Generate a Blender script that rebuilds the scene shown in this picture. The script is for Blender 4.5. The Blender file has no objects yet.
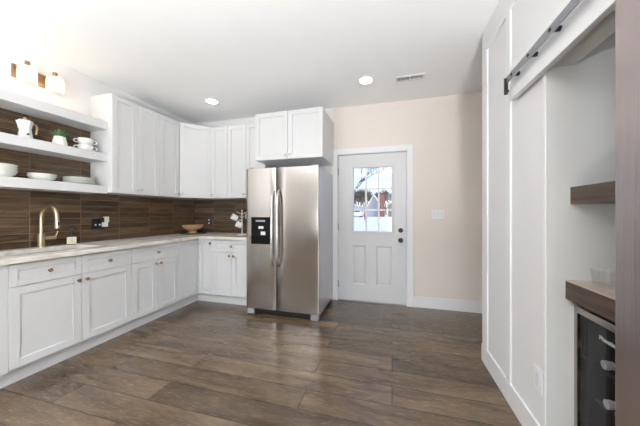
import bpy, math, random
from math import sin, cos, pi, radians, atan2, sqrt
from mathutils import Vector, Matrix

random.seed(7)
SC = bpy.context.scene
COL = SC.collection

# ------------------------------------------------------------------ camera
CAM_Z = 1.23
cam = bpy.data.cameras.new('camera')
cam.sensor_width = 36.0
cam.lens = 36.0 * 258.0 / 640.0
cam.clip_start = 0.02
cam.clip_end = 500
cam_o = bpy.data.objects.new('camera', cam)
COL.objects.link(cam_o)
cam_o.location = (0, 0, CAM_Z)
cam_o.rotation_euler = (radians(90), 0, radians(15.6))
SC.camera = cam_o

# ------------------------------------------------------------------ world
world = bpy.data.worlds.new('winter_sky')
SC.world = world
world.use_nodes = True
wn = world.node_tree.nodes
wl = world.node_tree.links
wn.clear()
w_out = wn.new('ShaderNodeOutputWorld')
w_bg = wn.new('ShaderNodeBackground')
w_sky = wn.new('ShaderNodeTexSky')
w_sky.sky_type = 'NISHITA'
w_sky.sun_disc = False
w_sky.sun_elevation = radians(38)
w_sky.sun_rotation = radians(200)
w_sky.air_density = 1.0
w_sky.dust_density = 0.6
w_sky.ozone_density = 3.0
w_bg.inputs['Strength'].default_value = 0.15
w_tint = wn.new('ShaderNodeMix')
w_tint.data_type = 'RGBA'
w_tint.blend_type = 'MULTIPLY'
w_tint.inputs[0].default_value = 1.0
w_tint.inputs[7].default_value = (0.92, 0.86, 0.98, 1)
wl.new(w_sky.outputs[0], w_tint.inputs[6])
wl.new(w_tint.outputs[2], w_bg.inputs[0])
wl.new(w_bg.outputs[0], w_out.inputs[0])

sun = bpy.data.lights.new('winter_sun', 'SUN')
sun.energy = 2.3
sun.angle = radians(1.0)
sun.color = (1.0, 0.96, 0.90)
sun_o = bpy.data.objects.new('winter_sun', sun)
COL.objects.link(sun_o)
sun_o.rotation_euler = Vector((-0.80, 0.32, -0.55)).to_track_quat('-Z', 'Y').to_euler()

# ------------------------------------------------------------------ view
vs = SC.view_settings
SC.display_settings.display_device = 'sRGB'
vs.view_transform = 'Standard'
vs.look = 'None'
vs.gamma = 1.0
vs.use_curve_mapping = False
vs.exposure = 0.87


# ------------------------------------------------------------------ fill light added at unseen windows behind the camera
def area(name, loc, rot, sx, sy, power, color):
    l = bpy.data.lights.new(name, 'AREA')
    l.shape = 'RECTANGLE'
    l.size, l.size_y = sx, sy
    l.energy = power
    l.color = color
    o = bpy.data.objects.new(name, l)
    COL.objects.link(o)
    o.location, o.rotation_euler = loc, rot
    return o


REAR_Y = -3.6
CAN_E = 9.5
FILL_UPLIGHT = 150.0                                          # two fill lamps added behind the camera to brighten the ceiling
WX = ((-0.20, 1.20), (1.40, 2.80))      # two unseen rear windows, added as places for the fill light
WZ = (0.30, 2.35)
for i_, (a_, b_) in enumerate(WX):
    area('fill_light_at_window_%d' % i_, ((a_ + b_) / 2, REAR_Y + 0.02, (WZ[0] + WZ[1]) / 2), (radians(90), 0, 0), b_ - a_ - .1, WZ[1] - WZ[0] - .1, 12.0, (0.93, 0.97, 1.0))
    # extra upward fill, added inside each window to lift the ceiling
    area('upward_fill_at_window_%d' % i_, ((a_ + b_) / 2, REAR_Y + 0.10, 0.45), (radians(145), 0, 0), b_ - a_ - .1, .5, 14.0, (0.93, 0.97, 1.0))


# ------------------------------------------------------------------ materials
def nt(name):
    m = bpy.data.materials.new(name)
    m.use_nodes = True
    n, l = m.node_tree.nodes, m.node_tree.links
    b = n['Principled BSDF']
    return m, n, l, b


def flat(name, col, rough=0.5, metal=0.0, bump=0.0, bscale=200, spec=0.5, coat=0.0, var=0.03):
    m, n, l, b = nt(name)
    tc = n.new('ShaderNodeTexCoord')
    no = n.new('ShaderNodeTexNoise')
    no.inputs['Scale'].default_value = bscale if bump else 14.0
    no.inputs['Detail'].default_value = 3
    l.new(tc.outputs['Object'], no.inputs['Vector'])
    r = n.new('ShaderNodeValToRGB')
    r.color_ramp.elements[0].color = tuple(c * (1 - var) for c in col) + (1,)
    r.color_ramp.elements[1].color = tuple(min(1, c * (1 + var)) for c in col) + (1,)
    l.new(no.outputs['Fac'], r.inputs[0])
    l.new(r.outputs[0], b.inputs['Base Color'])
    b.inputs['Roughness'].default_value = rough
    b.inputs['Metallic'].default_value = metal
    b.inputs['Specular IOR Level'].default_value = spec
    b.inputs['Coat Weight'].default_value = coat
    if bump:
        bu = n.new('ShaderNodeBump')
        bu.inputs['Strength'].default_value = bump
        bu.inputs['Distance'].default_value = 0.002
        l.new(no.outputs['Fac'], bu.inputs['Height'])
        l.new(bu.outputs[0], b.inputs['Normal'])
    return m


def emit(name, col, s):
    m, n, l, b = nt(name)
    b.inputs['Base Color'].default_value = (*col, 1)
    b.inputs['Emission Color'].default_value = (*col, 1)
    b.inputs['Emission Strength'].default_value = s
    return m


def pane_glass(name, tint, refl_rough=0.0, ior=1.45):
    m, n, l, b = nt(name)
    n.remove(b)
    out = n['Material Output']
    tr = n.new('ShaderNodeBsdfTransparent')
    tr.inputs[0].default_value = (*tint, 1)
    gl = n.new('ShaderNodeBsdfGlossy')
    gl.inputs['Roughness'].default_value = refl_rough
    lw = n.new('ShaderNodeLayerWeight')
    lw.inputs['Blend'].default_value = 0.5
    f0 = ((ior - 1) / (ior + 1)) ** 2
    fr = math_node(n, l, 'ADD', math_node(n, l, 'MULTIPLY', math_node(n, l, 'POWER', lw.outputs['Facing'], 5.0), 1 - f0), f0)
    mx = n.new('ShaderNodeMixShader')
    l.new(fr, mx.inputs[0])
    l.new(tr.outputs[0], mx.inputs[1])
    l.new(gl.outputs[0], mx.inputs[2])
    l.new(mx.outputs[0], out.inputs[0])
    return m


def math_node(n, l, op, a, b=None):
    x = n.new('ShaderNodeMath')
    x.operation = op
    for i, v in enumerate((a, b)):
        if v is None:
            continue
        if isinstance(v, (int, float)):
            x.inputs[i].default_value = v
        else:
            l.new(v, x.inputs[i])
    return x.outputs[0]


def mixc(n, l, mode, fac, a, b):
    x = n.new('ShaderNodeMix')
    x.data_type = 'RGBA'
    x.blend_type = mode
    for s, v in ((x.inputs[0], fac), (x.inputs[6], a), (x.inputs[7], b)):
        if isinstance(v, (int, float)):
            s.default_value = v
        elif isinstance(v, tuple):
            s.default_value = (*v, 1)
        else:
            l.new(v, s)
    return x.outputs[2]


def wood_floor():
    m, n, l, b = nt('floor_planks')
    tc = n.new('ShaderNodeTexCoord')
    br = n.new('ShaderNodeTexBrick')
    br.inputs['Scale'].default_value = 1.0
    br.inputs['Brick Width'].default_value = 1.55
    br.inputs['Row Height'].default_value = 0.19
    br.inputs['Mortar Size'].default_value = 0.003
    br.inputs['Mortar Smooth'].default_value = 0.4
    br.inputs['Color1'].default_value = (0, 0, 0, 1)
    br.inputs['Color2'].default_value = (1, 1, 1, 1)
    br.inputs['Mortar'].default_value = (0.5, 0.5, 0.5, 1)
    br.offset = 0.37
    br.offset_frequency = 2
    br.squash = 1.0
    l.new(tc.outputs['Object'], br.inputs['Vector'])
    rnd = br.outputs['Color']
    mp = n.new('ShaderNodeMapping')
    mp.inputs['Scale'].default_value = (0.85, 4.6, 1.0)
    l.new(tc.outputs['Object'], mp.inputs['Vector'])
    sh = n.new('ShaderNodeVectorMath')
    sh.operation = 'MULTIPLY_ADD'
    l.new(rnd, sh.inputs[0])
    sh.inputs[1].default_value = (17.0, 23.0, 31.0)
    l.new(mp.outputs[0], sh.inputs[2])
    g = n.new('ShaderNodeTexNoise')
    g.inputs['Scale'].default_value = 1.9
    g.inputs['Detail'].default_value = 9
    g.inputs['Roughness'].default_value = 0.65
    g.inputs['Distortion'].default_value = 0.7
    l.new(sh.outputs[0], g.inputs['Vector'])
    ramp = n.new('ShaderNodeValToRGB')
    e = ramp.color_ramp.elements
    e[0].position, e[0].color = 0.28, (0.054, 0.034, 0.020, 1)
    e[1].position, e[1].color = 0.78, (0.245, 0.182, 0.120, 1)
    x = e.new(0.43)
    x.color = (0.108, 0.074, 0.045, 1)
    x = e.new(0.58)
    x.color = (0.164, 0.117, 0.075, 1)
    l.new(g.outputs['Fac'], ramp.inputs[0])
    # plank to plank tone
    tone = n.new('ShaderNodeValToRGB')
    t = tone.color_ramp.elements
    t[0].color = (0.60, 0.58, 0.57, 1)
    t[1].color = (1.14, 1.07, 0.98, 1)
    x = t.new(0.5)
    x.color = (1.0, 0.96, 0.92, 1)
    l.new(rnd, tone.inputs[0])
    c = mixc(n, l, 'MULTIPLY', 1.0, ramp.outputs[0], tone.outputs[0])
    # dark knots
    kn = n.new('ShaderNodeTexNoise')
    kn.inputs['Scale'].default_value = 0.85
    kn.inputs['Detail'].default_value = 4
    kn.inputs['Distortion'].default_value = 1.2
    mp2 = n.new('ShaderNodeMapping')
    mp2.inputs['Scale'].default_value = (2.6, 6.5, 1.0)
    l.new(tc.outputs['Object'], mp2.inputs['Vector'])
    l.new(mp2.outputs[0], kn.inputs['Vector'])
    kr = n.new('ShaderNodeValToRGB')
    kr.color_ramp.elements[0].position = 0.64
    kr.color_ramp.elements[0].color = (0, 0, 0, 1)
    kr.color_ramp.elements[1].position = 0.76
    kr.color_ramp.elements[1].color = (0.75, 0.75, 0.75, 1)
    l.new(kn.outputs['Fac'], kr.inputs[0])
    c = mixc(n, l, 'MIX', kr.outputs[0], c, (0.022, 0.014, 0.010))
    # fine grain
    fg = n.new('ShaderNodeTexNoise')
    fg.inputs['Scale'].default_value = 6.0
    fg.inputs['Detail'].default_value = 6
    mp3 = n.new('ShaderNodeMapping')
    mp3.inputs['Scale'].default_value = (2.0, 36.0, 1.0)
    l.new(tc.outputs['Object'], mp3.inputs['Vector'])
    l.new(mp3.outputs[0], fg.inputs['Vector'])
    fr = n.new('ShaderNodeValToRGB')
    fr.color_ramp.elements[0].color = (0.78, 0.78, 0.78, 1)
    fr.color_ramp.elements[1].color = (1.18, 1.18, 1.18, 1)
    l.new(fg.outputs['Fac'], fr.inputs[0])
    c = mixc(n, l, 'MULTIPLY', 0.8, c, fr.outputs[0])
    c = mixc(n, l, 'MIX', br.outputs['Fac'], c, (0.020, 0.014, 0.010))
    l.new(c, b.inputs['Base Color'])
    rr = n.new('ShaderNodeMapRange')
    rr.inputs['To Min'].default_value = 0.20
    rr.inputs['To Max'].default_value = 0.32
    b.inputs['Coat Weight'].default_value = 0.4
    b.inputs['Coat Roughness'].default_value = 0.16
    l.new(fg.outputs['Fac'], rr.inputs[0])
    l.new(rr.outputs[0], b.inputs['Roughness'])
    bu = n.new('ShaderNodeBump')
    bu.inputs['Strength'].default_value = 0.18
    bu.inputs['Distance'].default_value = 0.002
    h = math_node(n, l, 'SUBTRACT', fg.outputs['Fac'], math_node(n, l, 'MULTIPLY', br.outputs['Fac'], 2.0))
    l.new(h, bu.inputs['Height'])
    l.new(bu.outputs[0], b.inputs['Normal'])
    return m


def tile(name, axis):
    """long glossy brown tiles in a straight stack; axis = the wall's horizontal world axis"""
    m, n, l, b = nt(name)
    tc = n.new('ShaderNodeTexCoord')
    sp = n.new('ShaderNodeSeparateXYZ')
    l.new(tc.outputs['Object'], sp.inputs[0])
    cb = n.new('ShaderNodeCombineXYZ')
    off = -1.553 + 4.0 if axis == 'Y' else 3.19 + 4.0
    l.new(math_node(n, l, 'ADD', sp.outputs[axis], off), cb.inputs['X'])
    l.new(math_node(n, l, 'ADD', sp.outputs['Z'], -0.914 + 0.65), cb.inputs['Y'])
    br = n.new('ShaderNodeTexBrick')
    br.offset = 0.0
    br.inputs['Scale'].default_value = 1.0
    br.inputs['Brick Width'].default_value = 0.40
    br.inputs['Row Height'].default_value = 0.065
    br.inputs['Mortar Size'].default_value = 0.0024
    br.inputs['Mortar Smooth'].default_value = 0.3
    br.inputs['Color1'].default_value = (0, 0, 0, 1)
    br.inputs['Color2'].default_value = (1, 1, 1, 1)
    br.inputs['Mortar'].default_value = (.5, .5, .5, 1)
    l.new(cb.outputs[0], br.inputs['Vector'])
    sh = n.new('ShaderNodeVectorMath')
    sh.operation = 'MULTIPLY_ADD'
    l.new(br.outputs['Color'], sh.inputs[0])
    sh.inputs[1].default_value = (9.0, 13.0, 0.0)
    mp = n.new('ShaderNodeMapping')
    mp.inputs['Scale'].default_value = (3.0, 26.0, 1.0)
    l.new(cb.outputs[0], mp.inputs['Vector'])
    l.new(mp.outputs[0], sh.inputs[2])
    g = n.new('ShaderNodeTexNoise')
    g.inputs['Scale'].default_value = 1.4
    g.inputs['Detail'].default_value = 6
    g.inputs['Distortion'].default_value = 0.5
    l.new(sh.outputs[0], g.inputs['Vector'])
    r = n.new('ShaderNodeValToRGB')
    e = r.color_ramp.elements
    e[0].position, e[0].color = 0.3, (0.066, 0.040, 0.023, 1)
    e[1].position, e[1].color = 0.75, (0.150, 0.099, 0.060, 1)
    x = e.new(0.5)
    x.color = (0.100, 0.064, 0.038, 1)
    l.new(g.outputs['Fac'], r.inputs[0])
    t = n.new('ShaderNodeValToRGB')
    t.color_ramp.elements[0].color = (0.62, 0.60, 0.58, 1)
    t.color_ramp.elements[1].color = (1.40, 1.37, 1.32, 1)
    l.new(br.outputs['Color'], t.inputs[0])
    c = mixc(n, l, 'MULTIPLY', 1.0, r.outputs[0], t.outputs[0])
    c = mixc(n, l, 'MIX', br.outputs['Fac'], c, (0.19, 0.135, 0.092))
    l.new(c, b.inputs['Base Color'])
    b.inputs['Roughness'].default_value = 0.13
    wv = n.new('ShaderNodeTexNoise')
    wv.inputs['Scale'].default_value = 5.0
    mpw = n.new('ShaderNodeMapping')
    mpw.inputs['Scale'].default_value = (1.0, 4.0, 1.0)
    l.new(cb.outputs[0], mpw.inputs['Vector'])
    l.new(mpw.outputs[0], wv.inputs['Vector'])
    h = math_node(n, l, 'SUBTRACT', wv.outputs['Fac'], math_node(n, l, 'MULTIPLY', br.outputs['Fac'], 0.25))
    bu = n.new('ShaderNodeBump')
    bu.inputs['Strength'].default_value = 0.6
    bu.inputs['Distance'].default_value = 0.006
    l.new(h, bu.inputs['Height'])
    l.new(bu.outputs[0], b.inputs['Normal'])
    return m


def streak(name, dark, light, scale, rough, coat=0.0, spec=0.5, nscale=1.0, lo=0.3, hi=0.72):
    """long grained material: noise squeezed across the grain"""
    m, n, l, b = nt(name)
    tc = n.new('ShaderNodeTexCoord')
    mp = n.new('ShaderNodeMapping')
    mp.inputs['Scale'].default_value = scale
    l.new(tc.outputs['Object'], mp.inputs['Vector'])
    g = n.new('ShaderNodeTexNoise')
    g.inputs['Scale'].default_value = nscale
    g.inputs['Detail'].default_value = 8
    g.inputs['Roughness'].default_value = 0.62
    g.inputs['Distortion'].default_value = 0.3
    l.new(mp.outputs[0], g.inputs['Vector'])
    r = n.new('ShaderNodeValToRGB')
    r.color_ramp.elements[0].position = lo
    r.color_ramp.elements[0].color = (*dark, 1)
    r.color_ramp.elements[1].position = hi
    r.color_ramp.elements[1].color = (*light, 1)
    l.new(g.outputs['Fac'], r.inputs[0])
    l.new(r.outputs[0], b.inputs['Base Color'])
    b.inputs['Roughness'].default_value = rough
    b.inputs['Coat Weight'].default_value = coat
    b.inputs['Specular IOR Level'].default_value = spec
    bu = n.new('ShaderNodeBump')
    bu.inputs['Strength'].default_value = 0.15
    bu.inputs['Distance'].default_value = 0.002
    l.new(g.outputs['Fac'], bu.inputs['Height'])
    l.new(bu.outputs[0], b.inputs['Normal'])
    return m


def steel(name, col, rough, scale=(160.0, 160.0, 1.5), metal=1.0):
    m, n, l, b = nt(name)
    tc = n.new('ShaderNodeTexCoord')
    mp = n.new('ShaderNodeMapping')
    mp.inputs['Scale'].default_value = scale
    l.new(tc.outputs['Object'], mp.inputs['Vector'])
    g = n.new('ShaderNodeTexNoise')
    g.inputs['Scale'].default_value = 1.0
    g.inputs['Detail'].default_value = 3
    l.new(mp.outputs[0], g.inputs['Vector'])
    rr = n.new('ShaderNodeMapRange')
    rr.inputs['To Min'].default_value = rough * 0.85
    rr.inputs['To Max'].default_value = rough * 1.15
    l.new(g.outputs['Fac'], rr.inputs[0])
    l.new(rr.outputs[0], b.inputs['Roughness'])
    b.inputs['Base Color'].default_value = (*col, 1)
    b.inputs['Metallic'].default_value = metal
    return m


def stone():
    m, n, l, b = nt('counter_stone')
    tc = n.new('ShaderNodeTexCoord')
    g = n.new('ShaderNodeTexNoise')
    g.inputs['Scale'].default_value = 3.0
    g.inputs['Detail'].default_value = 8
    g.inputs['Distortion'].default_value = 1.6
    l.new(tc.outputs['Object'], g.inputs['Vector'])
    r = n.new('ShaderNodeValToRGB')
    e = r.color_ramp.elements
    e[0].position, e[0].color = 0.30, (0.60, 0.55, 0.47, 1)
    e[1].position, e[1].color = 0.70, (0.80, 0.79, 0.74, 1)
    x = e.new(0.48)
    x.color = (0.73, 0.71, 0.65, 1)
    l.new(g.outputs['Fac'], r.inputs[0])
    l.new(r.outputs[0], b.inputs['Base Color'])
    b.inputs['Roughness'].default_value = 0.22
    return m


M = {}
M['taupe'] = flat('reflection_dimming_taupe', (0.24, 0.225, 0.21), 0.8, var=0.01)  # dark colour for unseen walls, keeps refrigerator reflections dim
M['ceiling'] = flat('ceiling_paint', (0.93, 0.935, 0.935), 0.9, bump=0.05, bscale=300, var=0.01)
M['beige'] = flat('beige_wall_paint', (0.755, 0.69, 0.635), 0.85, bump=0.05, bscale=300, var=0.01)
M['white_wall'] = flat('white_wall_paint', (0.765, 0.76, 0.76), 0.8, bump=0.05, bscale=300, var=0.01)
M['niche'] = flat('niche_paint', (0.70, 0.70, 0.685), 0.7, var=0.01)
M['trim'] = flat('trim_paint', (0.78, 0.78, 0.785), 0.6, var=0.01)
M['cab'] = flat('cabinet_paint', (0.64, 0.642, 0.645), 0.38, var=0.01)
M['door'] = flat('door_paint', (0.64, 0.645, 0.65), 0.4, var=0.01)
M['floor'] = wood_floor()
M['tileY'] = tile('brown_glazed_tile', 'Y')
M['tileX'] = tile('brown_glazed_tile_back', 'X')
M['stone'] = stone()
M['steel'] = steel('brushed_stainless', (0.41, 0.385, 0.36), 0.21)
M['steel_h'] = steel('polished_handle_steel', (0.70, 0.69, 0.68), 0.20)
M['fridge_side'] = flat('grey_enamel', (0.55, 0.55, 0.585), 0.34, metal=0.2, var=0.02)
M['sink'] = steel('sink_steel', (0.5, 0.5, 0.5), 0.3)
M['brass'] = flat('brushed_brass', (0.42, 0.31, 0.17), 0.3, metal=1.0, var=0.05)
M['antique'] = flat('aged_brass', (0.36, 0.22, 0.13), 0.38, metal=1.0, var=0.08)
M['champagne'] = flat('champagne_brass', (0.66, 0.53, 0.34), 0.33, metal=1.0, var=0.03)
M['nickel'] = flat('satin_nickel', (0.55, 0.53, 0.50), 0.3, metal=1.0)
M['black'] = flat('black_plastic', (0.012, 0.012, 0.013), 0.3)
M['black_gloss'] = flat('black_gloss', (0.006, 0.006, 0.007), 0.22, spec=0.15)
M['lining'] = flat('black_lining', (0.008, 0.008, 0.009), 0.6, spec=0.05)
M['black_metal'] = flat('black_metal', (0.02, 0.02, 0.021), 0.42, metal=0.5)
M['track'] = steel('track_steel', (0.36, 0.37, 0.40), 0.36, (2, 80, 160))
M['grey_plastic'] = flat('grey_plastic', (0.30, 0.30, 0.31), 0.4)
M['pale_plastic'] = flat('pale_plastic', (0.75, 0.75, 0.74), 0.35, var=0.01)
M['ivory'] = flat('ivory_plastic', (0.70, 0.66, 0.56), 0.4, var=0.01)
M['switch'] = flat('switch_plastic', (0.80, 0.81, 0.83), 0.35, var=0.01)
M['dark_wood'] = streak('dark_stained_wood', (0.022, 0.012, 0.008), (0.130, 0.082, 0.056), (22, 2.2, 34), 0.38, lo=0.32, hi=0.7)
M['barn'] = streak('barn_door_stain', (0.50, 0.43, 0.42), (0.58, 0.51, 0.50), (60, 60, 1.2), 0.25)
M['barn'].node_tree.nodes['Principled BSDF'].inputs['Metallic'].default_value = 0.9
M['ceramic'] = flat('white_ceramic', (0.78, 0.78, 0.75), 0.18, var=0.01)
M['celadon'] = flat('pale_grey_green_ceramic', (0.74, 0.76, 0.70), 0.22, var=0.02)
M['blue_ceramic'] = flat('blue_glaze', (0.30, 0.42, 0.52), 0.2, var=0.2)
M['bowl_wood'] = streak('light_turned_wood', (0.45, 0.24, 0.10), (0.68, 0.43, 0.22), (3, 3, 40), 0.4)
M['tan_wood'] = streak('tan_wood', (0.40, 0.24, 0.12), (0.60, 0.40, 0.24), (20, 20, 60), 0.45)
M['pale_top'] = streak('pale_worn_wood', (0.42, 0.33, 0.26), (0.60, 0.50, 0.41), (10, 1.5, 10), 0.35)
M['tray'] = flat('dark_tray', (0.035, 0.030, 0.028), 0.35)
M['leaf'] = flat('leaf_green', (0.05, 0.14, 0.032), 0.45, var=0.3)
M['soil'] = flat('soil', (0.04, 0.026, 0.018), 0.9)
M['label'] = flat('cream_label', (0.74, 0.68, 0.52), 0.6, var=0.02)
M['amber'] = flat('dark_amber_glass', (0.030, 0.014, 0.008), 0.12)
M['can_lens'] = emit('lit_lens', (1.0, 0.955, 0.90), CAN_E)
M['bulb'] = emit('lit_bulb', (1.0, 0.84, 0.62), 12.0)
M['glass'] = pane_glass('window_glass', (0.96, 0.98, 0.97))
def frosted(name, col, clear):
    m, n, l, b = nt(name)
    n.remove(b)
    tr = n.new('ShaderNodeBsdfTransparent')
    tr.inputs[0].default_value = (*col, 1)
    tl = n.new('ShaderNodeBsdfTranslucent')
    tl.inputs[0].default_value = (*col, 1)
    mx = n.new('ShaderNodeMixShader')
    mx.inputs[0].default_value = 1 - clear
    l.new(tr.outputs[0], mx.inputs[1])
    l.new(tl.outputs[0], mx.inputs[2])
    l.new(mx.outputs[0], n['Material Output'].inputs[0])
    return m


M['shade_glass'] = frosted('fluted_shade_glass', (0.97, 0.94, 0.90), 0.72)
M['smoked'] = pane_glass('smoked_glass', (0.80, 0.80, 0.82), 0.02, 1.30)
M['tumbler'] = pane_glass('tumbler_glass', (0.985, 0.99, 0.99), 0.0, 1.6)
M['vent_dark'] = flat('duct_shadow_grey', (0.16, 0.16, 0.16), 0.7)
M['snow'] = flat('snow', (0.86, 0.87, 0.90), 0.9, bump=0.3, bscale=3)
M['bark'] = flat('bark', (0.085, 0.062, 0.050), 0.9, var=0.3)
M['brick'] = flat('red_brick', (0.25, 0.085, 0.065), 0.9, var=0.2)
M['siding'] = flat('grey_siding', (0.36, 0.36, 0.37), 0.8, var=0.05)
M['dark_siding'] = flat('dark_siding', (0.10, 0.085, 0.080), 0.8, var=0.1)
M['white_siding'] = flat('white_siding', (0.62, 0.62, 0.62), 0.8, var=0.05)
M['car'] = flat('car_paint', (0.70, 0.71, 0.73), 0.3, coat=0.5)
M['car_glass'] = flat('car_glass', (0.05, 0.055, 0.06), 0.1)
M['red'] = flat('red_paint', (0.60, 0.05, 0.05), 0.5)


# ------------------------------------------------------------------ mesh helper
class MB:
    def __init__(s):
        s.v, s.f = [], []

    def add(s, vs_, fs_):
        k = len(s.v)
        s.v += [tuple(p) for p in vs_]
        s.f += [tuple(i + k for i in f) for f in fs_]
        return s

    def box(s, x0, x1, y0, y1, z0, z1):
        x0, x1 = min(x0, x1), max(x0, x1)
        y0, y1 = min(y0, y1), max(y0, y1)
        z0, z1 = min(z0, z1), max(z0, z1)
        return s.add([(x0, y0, z0), (x1, y0, z0), (x1, y1, z0), (x0, y1, z0),
                      (x0, y0, z1), (x1, y0, z1), (x1, y1, z1), (x0, y1, z1)],
                     [(0, 3, 2, 1), (4, 5, 6, 7), (0, 1, 5, 4), (1, 2, 6, 5), (2, 3, 7, 6), (3, 0, 4, 7)])

    def prism(s, poly, z0, z1):
        n = len(poly)
        return s.add([(x, y, z0) for x, y in poly] + [(x, y, z1) for x, y in poly],
                     [tuple(range(n - 1, -1, -1)), tuple(range(n, 2 * n))] +
                     [(i, (i + 1) % n, n + (i + 1) % n, n + i) for i in range(n)])

    def cyl(s, p0, p1, r0, r1=None, n=16):
        return s.tube([p0, p1], [r0, r0 if r1 is None else r1], n)

    def tube(s, pts, rad, n=12, squash=None):
        pts = [Vector(p) for p in pts]
        if isinstance(rad, (int, float)):
            rad = [rad] * len(pts)
        vs_, up = [], None
        for i, p in enumerate(pts):
            t = (pts[min(i + 1, len(pts) - 1)] - pts[max(i - 1, 0)]).normalized()
            if up is None:
                up = t.cross(Vector((0, 0, 1)))
                if up.length < 1e-4:
                    up = Vector((1, 0, 0))
                up.normalize()
            up = (up - t * up.dot(t)).normalized()
            w = t.cross(up)
            for k in range(n):
                a = 2 * pi * k / n
                ca, sa = cos(a), sin(a)
                if squash:
                    ca, sa = ca * squash[0], sa * squash[1]
                vs_.append(p + up * ca * rad[i] + w * sa * rad[i])
        m = len(pts)
        fs_ = [(i * n + k, i * n + (k + 1) % n, (i + 1) * n + (k + 1) % n, (i + 1) * n + k)
               for i in range(m - 1) for k in range(n)]
        fs_ += [tuple(range(n - 1, -1, -1)), tuple((m - 1) * n + k for k in range(n))]
        return s.add(vs_, fs_)

    def lathe(s, prof, c=(0, 0, 0), n=32, flute=0.0, nf=0):
        vs_ = []
        for r, z in prof:
            for k in range(n):
                a = 2 * pi * k / n
                q = r * (1 + flute * cos(nf * a)) if nf else r
                vs_.append((c[0] + q * cos(a), c[1] + q * sin(a), c[2] + z))
        m = len(prof)
        fs_ = [(i * n + k, i * n + (k + 1) % n, (i + 1) * n + (k + 1) % n, (i + 1) * n + k)
               for i in range(m - 1) for k in range(n)]
        if prof[0][0] > 1e-6:
            fs_.append(tuple(range(n - 1, -1, -1)))
        if prof[-1][0] > 1e-6:
            fs_.append(tuple((m - 1) * n + k for k in range(n)))
        return s.add(vs_, fs_)

    def xform(s, mat):
        s.v = [tuple(mat @ Vector(p)) for p in s.v]
        return s

    def build(s, name, mat, parent=None, bevel=0.0, seg=2, loc=None, rot=None):
        me = bpy.data.meshes.new(name)
        me.from_pydata(s.v, [], s.f)
        me.update()
        import bmesh
        bm = bmesh.new()
        bm.from_mesh(me)
        bmesh.ops.remove_doubles(bm, verts=bm.verts, dist=1e-6)
        bmesh.ops.recalc_face_normals(bm, faces=bm.faces)
        bm.to_mesh(me)
        bm.free()
        me.materials.append(mat)
        for p in me.polygons:
            p.use_smooth = True
        me.set_sharp_from_angle(angle=radians(38))
        o = bpy.data.objects.new(name, me)
        COL.objects.link(o)
        if parent:
            o.parent = parent
        if loc:
            o.location = loc
        if rot:
            o.rotation_euler = rot
        if bevel:
            b = o.modifiers.new('bevel', 'BEVEL')
            b.width = bevel
            b.segments = seg
            b.limit_method = 'ANGLE'
            b.angle_limit = radians(40)
        return o


def tag(o, label, cat, group=None):
    o['label'], o['category'] = label, cat
    if group:
        o['group'] = group
    return o


def thing(name, label, cat, loc=(0, 0, 0), rz=0.0, group=None):
    o = bpy.data.objects.new(name, None)
    o.empty_display_size = 0.1
    COL.objects.link(o)
    o.location, o.rotation_euler = loc, (0, 0, rz)
    return tag(o, label, cat, group)


def struct(o):
    o['kind'] = 'structure'
    return o


# ------------------------------------------------------------------ the room shell
XL, YB, ZC = -3.19, 3.59, 2.72        # left wall, back wall, ceiling
XR = 0.725                            # face of the battens on the right wall
XP = 0.736                            # panel face between the battens
YE = 2.436                            # far end of the right wall
YN = 1.522                            # far side of the niche
YN0 = 0.02                            # near side of the niche
XFAR = 3.0
DX0, DX1, DZ1 = -0.735, 0.183, 2.045  # door opening

struct(MB().box(XL - .15, XFAR + .15, REAR_Y - .15, YB + .16, -0.10, 0.0).build('floor', M['floor']))
struct(MB().box(XL - .15, XFAR + .15, REAR_Y - .15, YB + .16, ZC, ZC + .12).build('ceiling', M['ceiling']))
struct(MB().box(XL - .15, XL, -1.30, YB + .15, 0, ZC).build('wall_left', M['white_wall']))
struct(MB().box(XL - .15, XL, REAR_Y, -1.30, 0, ZC).build('wall_left_dark', M['taupe']))  # out-of-view stretch of wall, darkened to dim the refrigerator's reflection
w = MB()
w.box(-.81, DX0 - .02, YB, YB + .14, 0, ZC)
w.box(DX1 + .02, XFAR, YB, YB + .14, 0, ZC)
w.box(DX0 - .02, DX1 + .02, YB, YB + .14, DZ1 + .02, ZC)
struct(w.build('wall_back', M['beige']))
struct(MB().box(XL, -.81, YB, YB + .14, 0, ZC).build('wall_corner', M['white_wall']))
struct(MB().box(XFAR, XFAR + .15, REAR_Y, YB + .15, 0, ZC).build('wall_hall', M['beige']))
# right wall block with the niche in it
XB = 1.50
w = MB()
w.box(XP, XB + .12, YN, YE, 0, ZC)                       # between niche and wall end
YR = -0.70                            # near end of the right wall block
w.box(XP, XB + .12, YR, YN0, 0, ZC)                  # towards the rear
w.box(XP, 0.842, YN0, YN, 1.945, ZC)                     # above the opening
w.box(0.842, XB + .12, YN0, YN, 2.40, ZC)                # niche ceiling
w.box(XB, XB + .12, YN0, YN, 0, 2.40)
struct(w.build('wall_right', M['white_wall']))
# paint of the niche's inner faces
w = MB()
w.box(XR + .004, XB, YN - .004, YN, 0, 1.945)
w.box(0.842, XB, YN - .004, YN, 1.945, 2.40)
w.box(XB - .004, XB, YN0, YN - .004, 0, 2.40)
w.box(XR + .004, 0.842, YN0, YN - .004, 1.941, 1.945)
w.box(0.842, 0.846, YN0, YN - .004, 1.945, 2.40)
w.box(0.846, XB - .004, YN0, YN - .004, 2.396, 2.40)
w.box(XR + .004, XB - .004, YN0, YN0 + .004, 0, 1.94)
struct(w.build('wall_niche', M['niche']))
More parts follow.
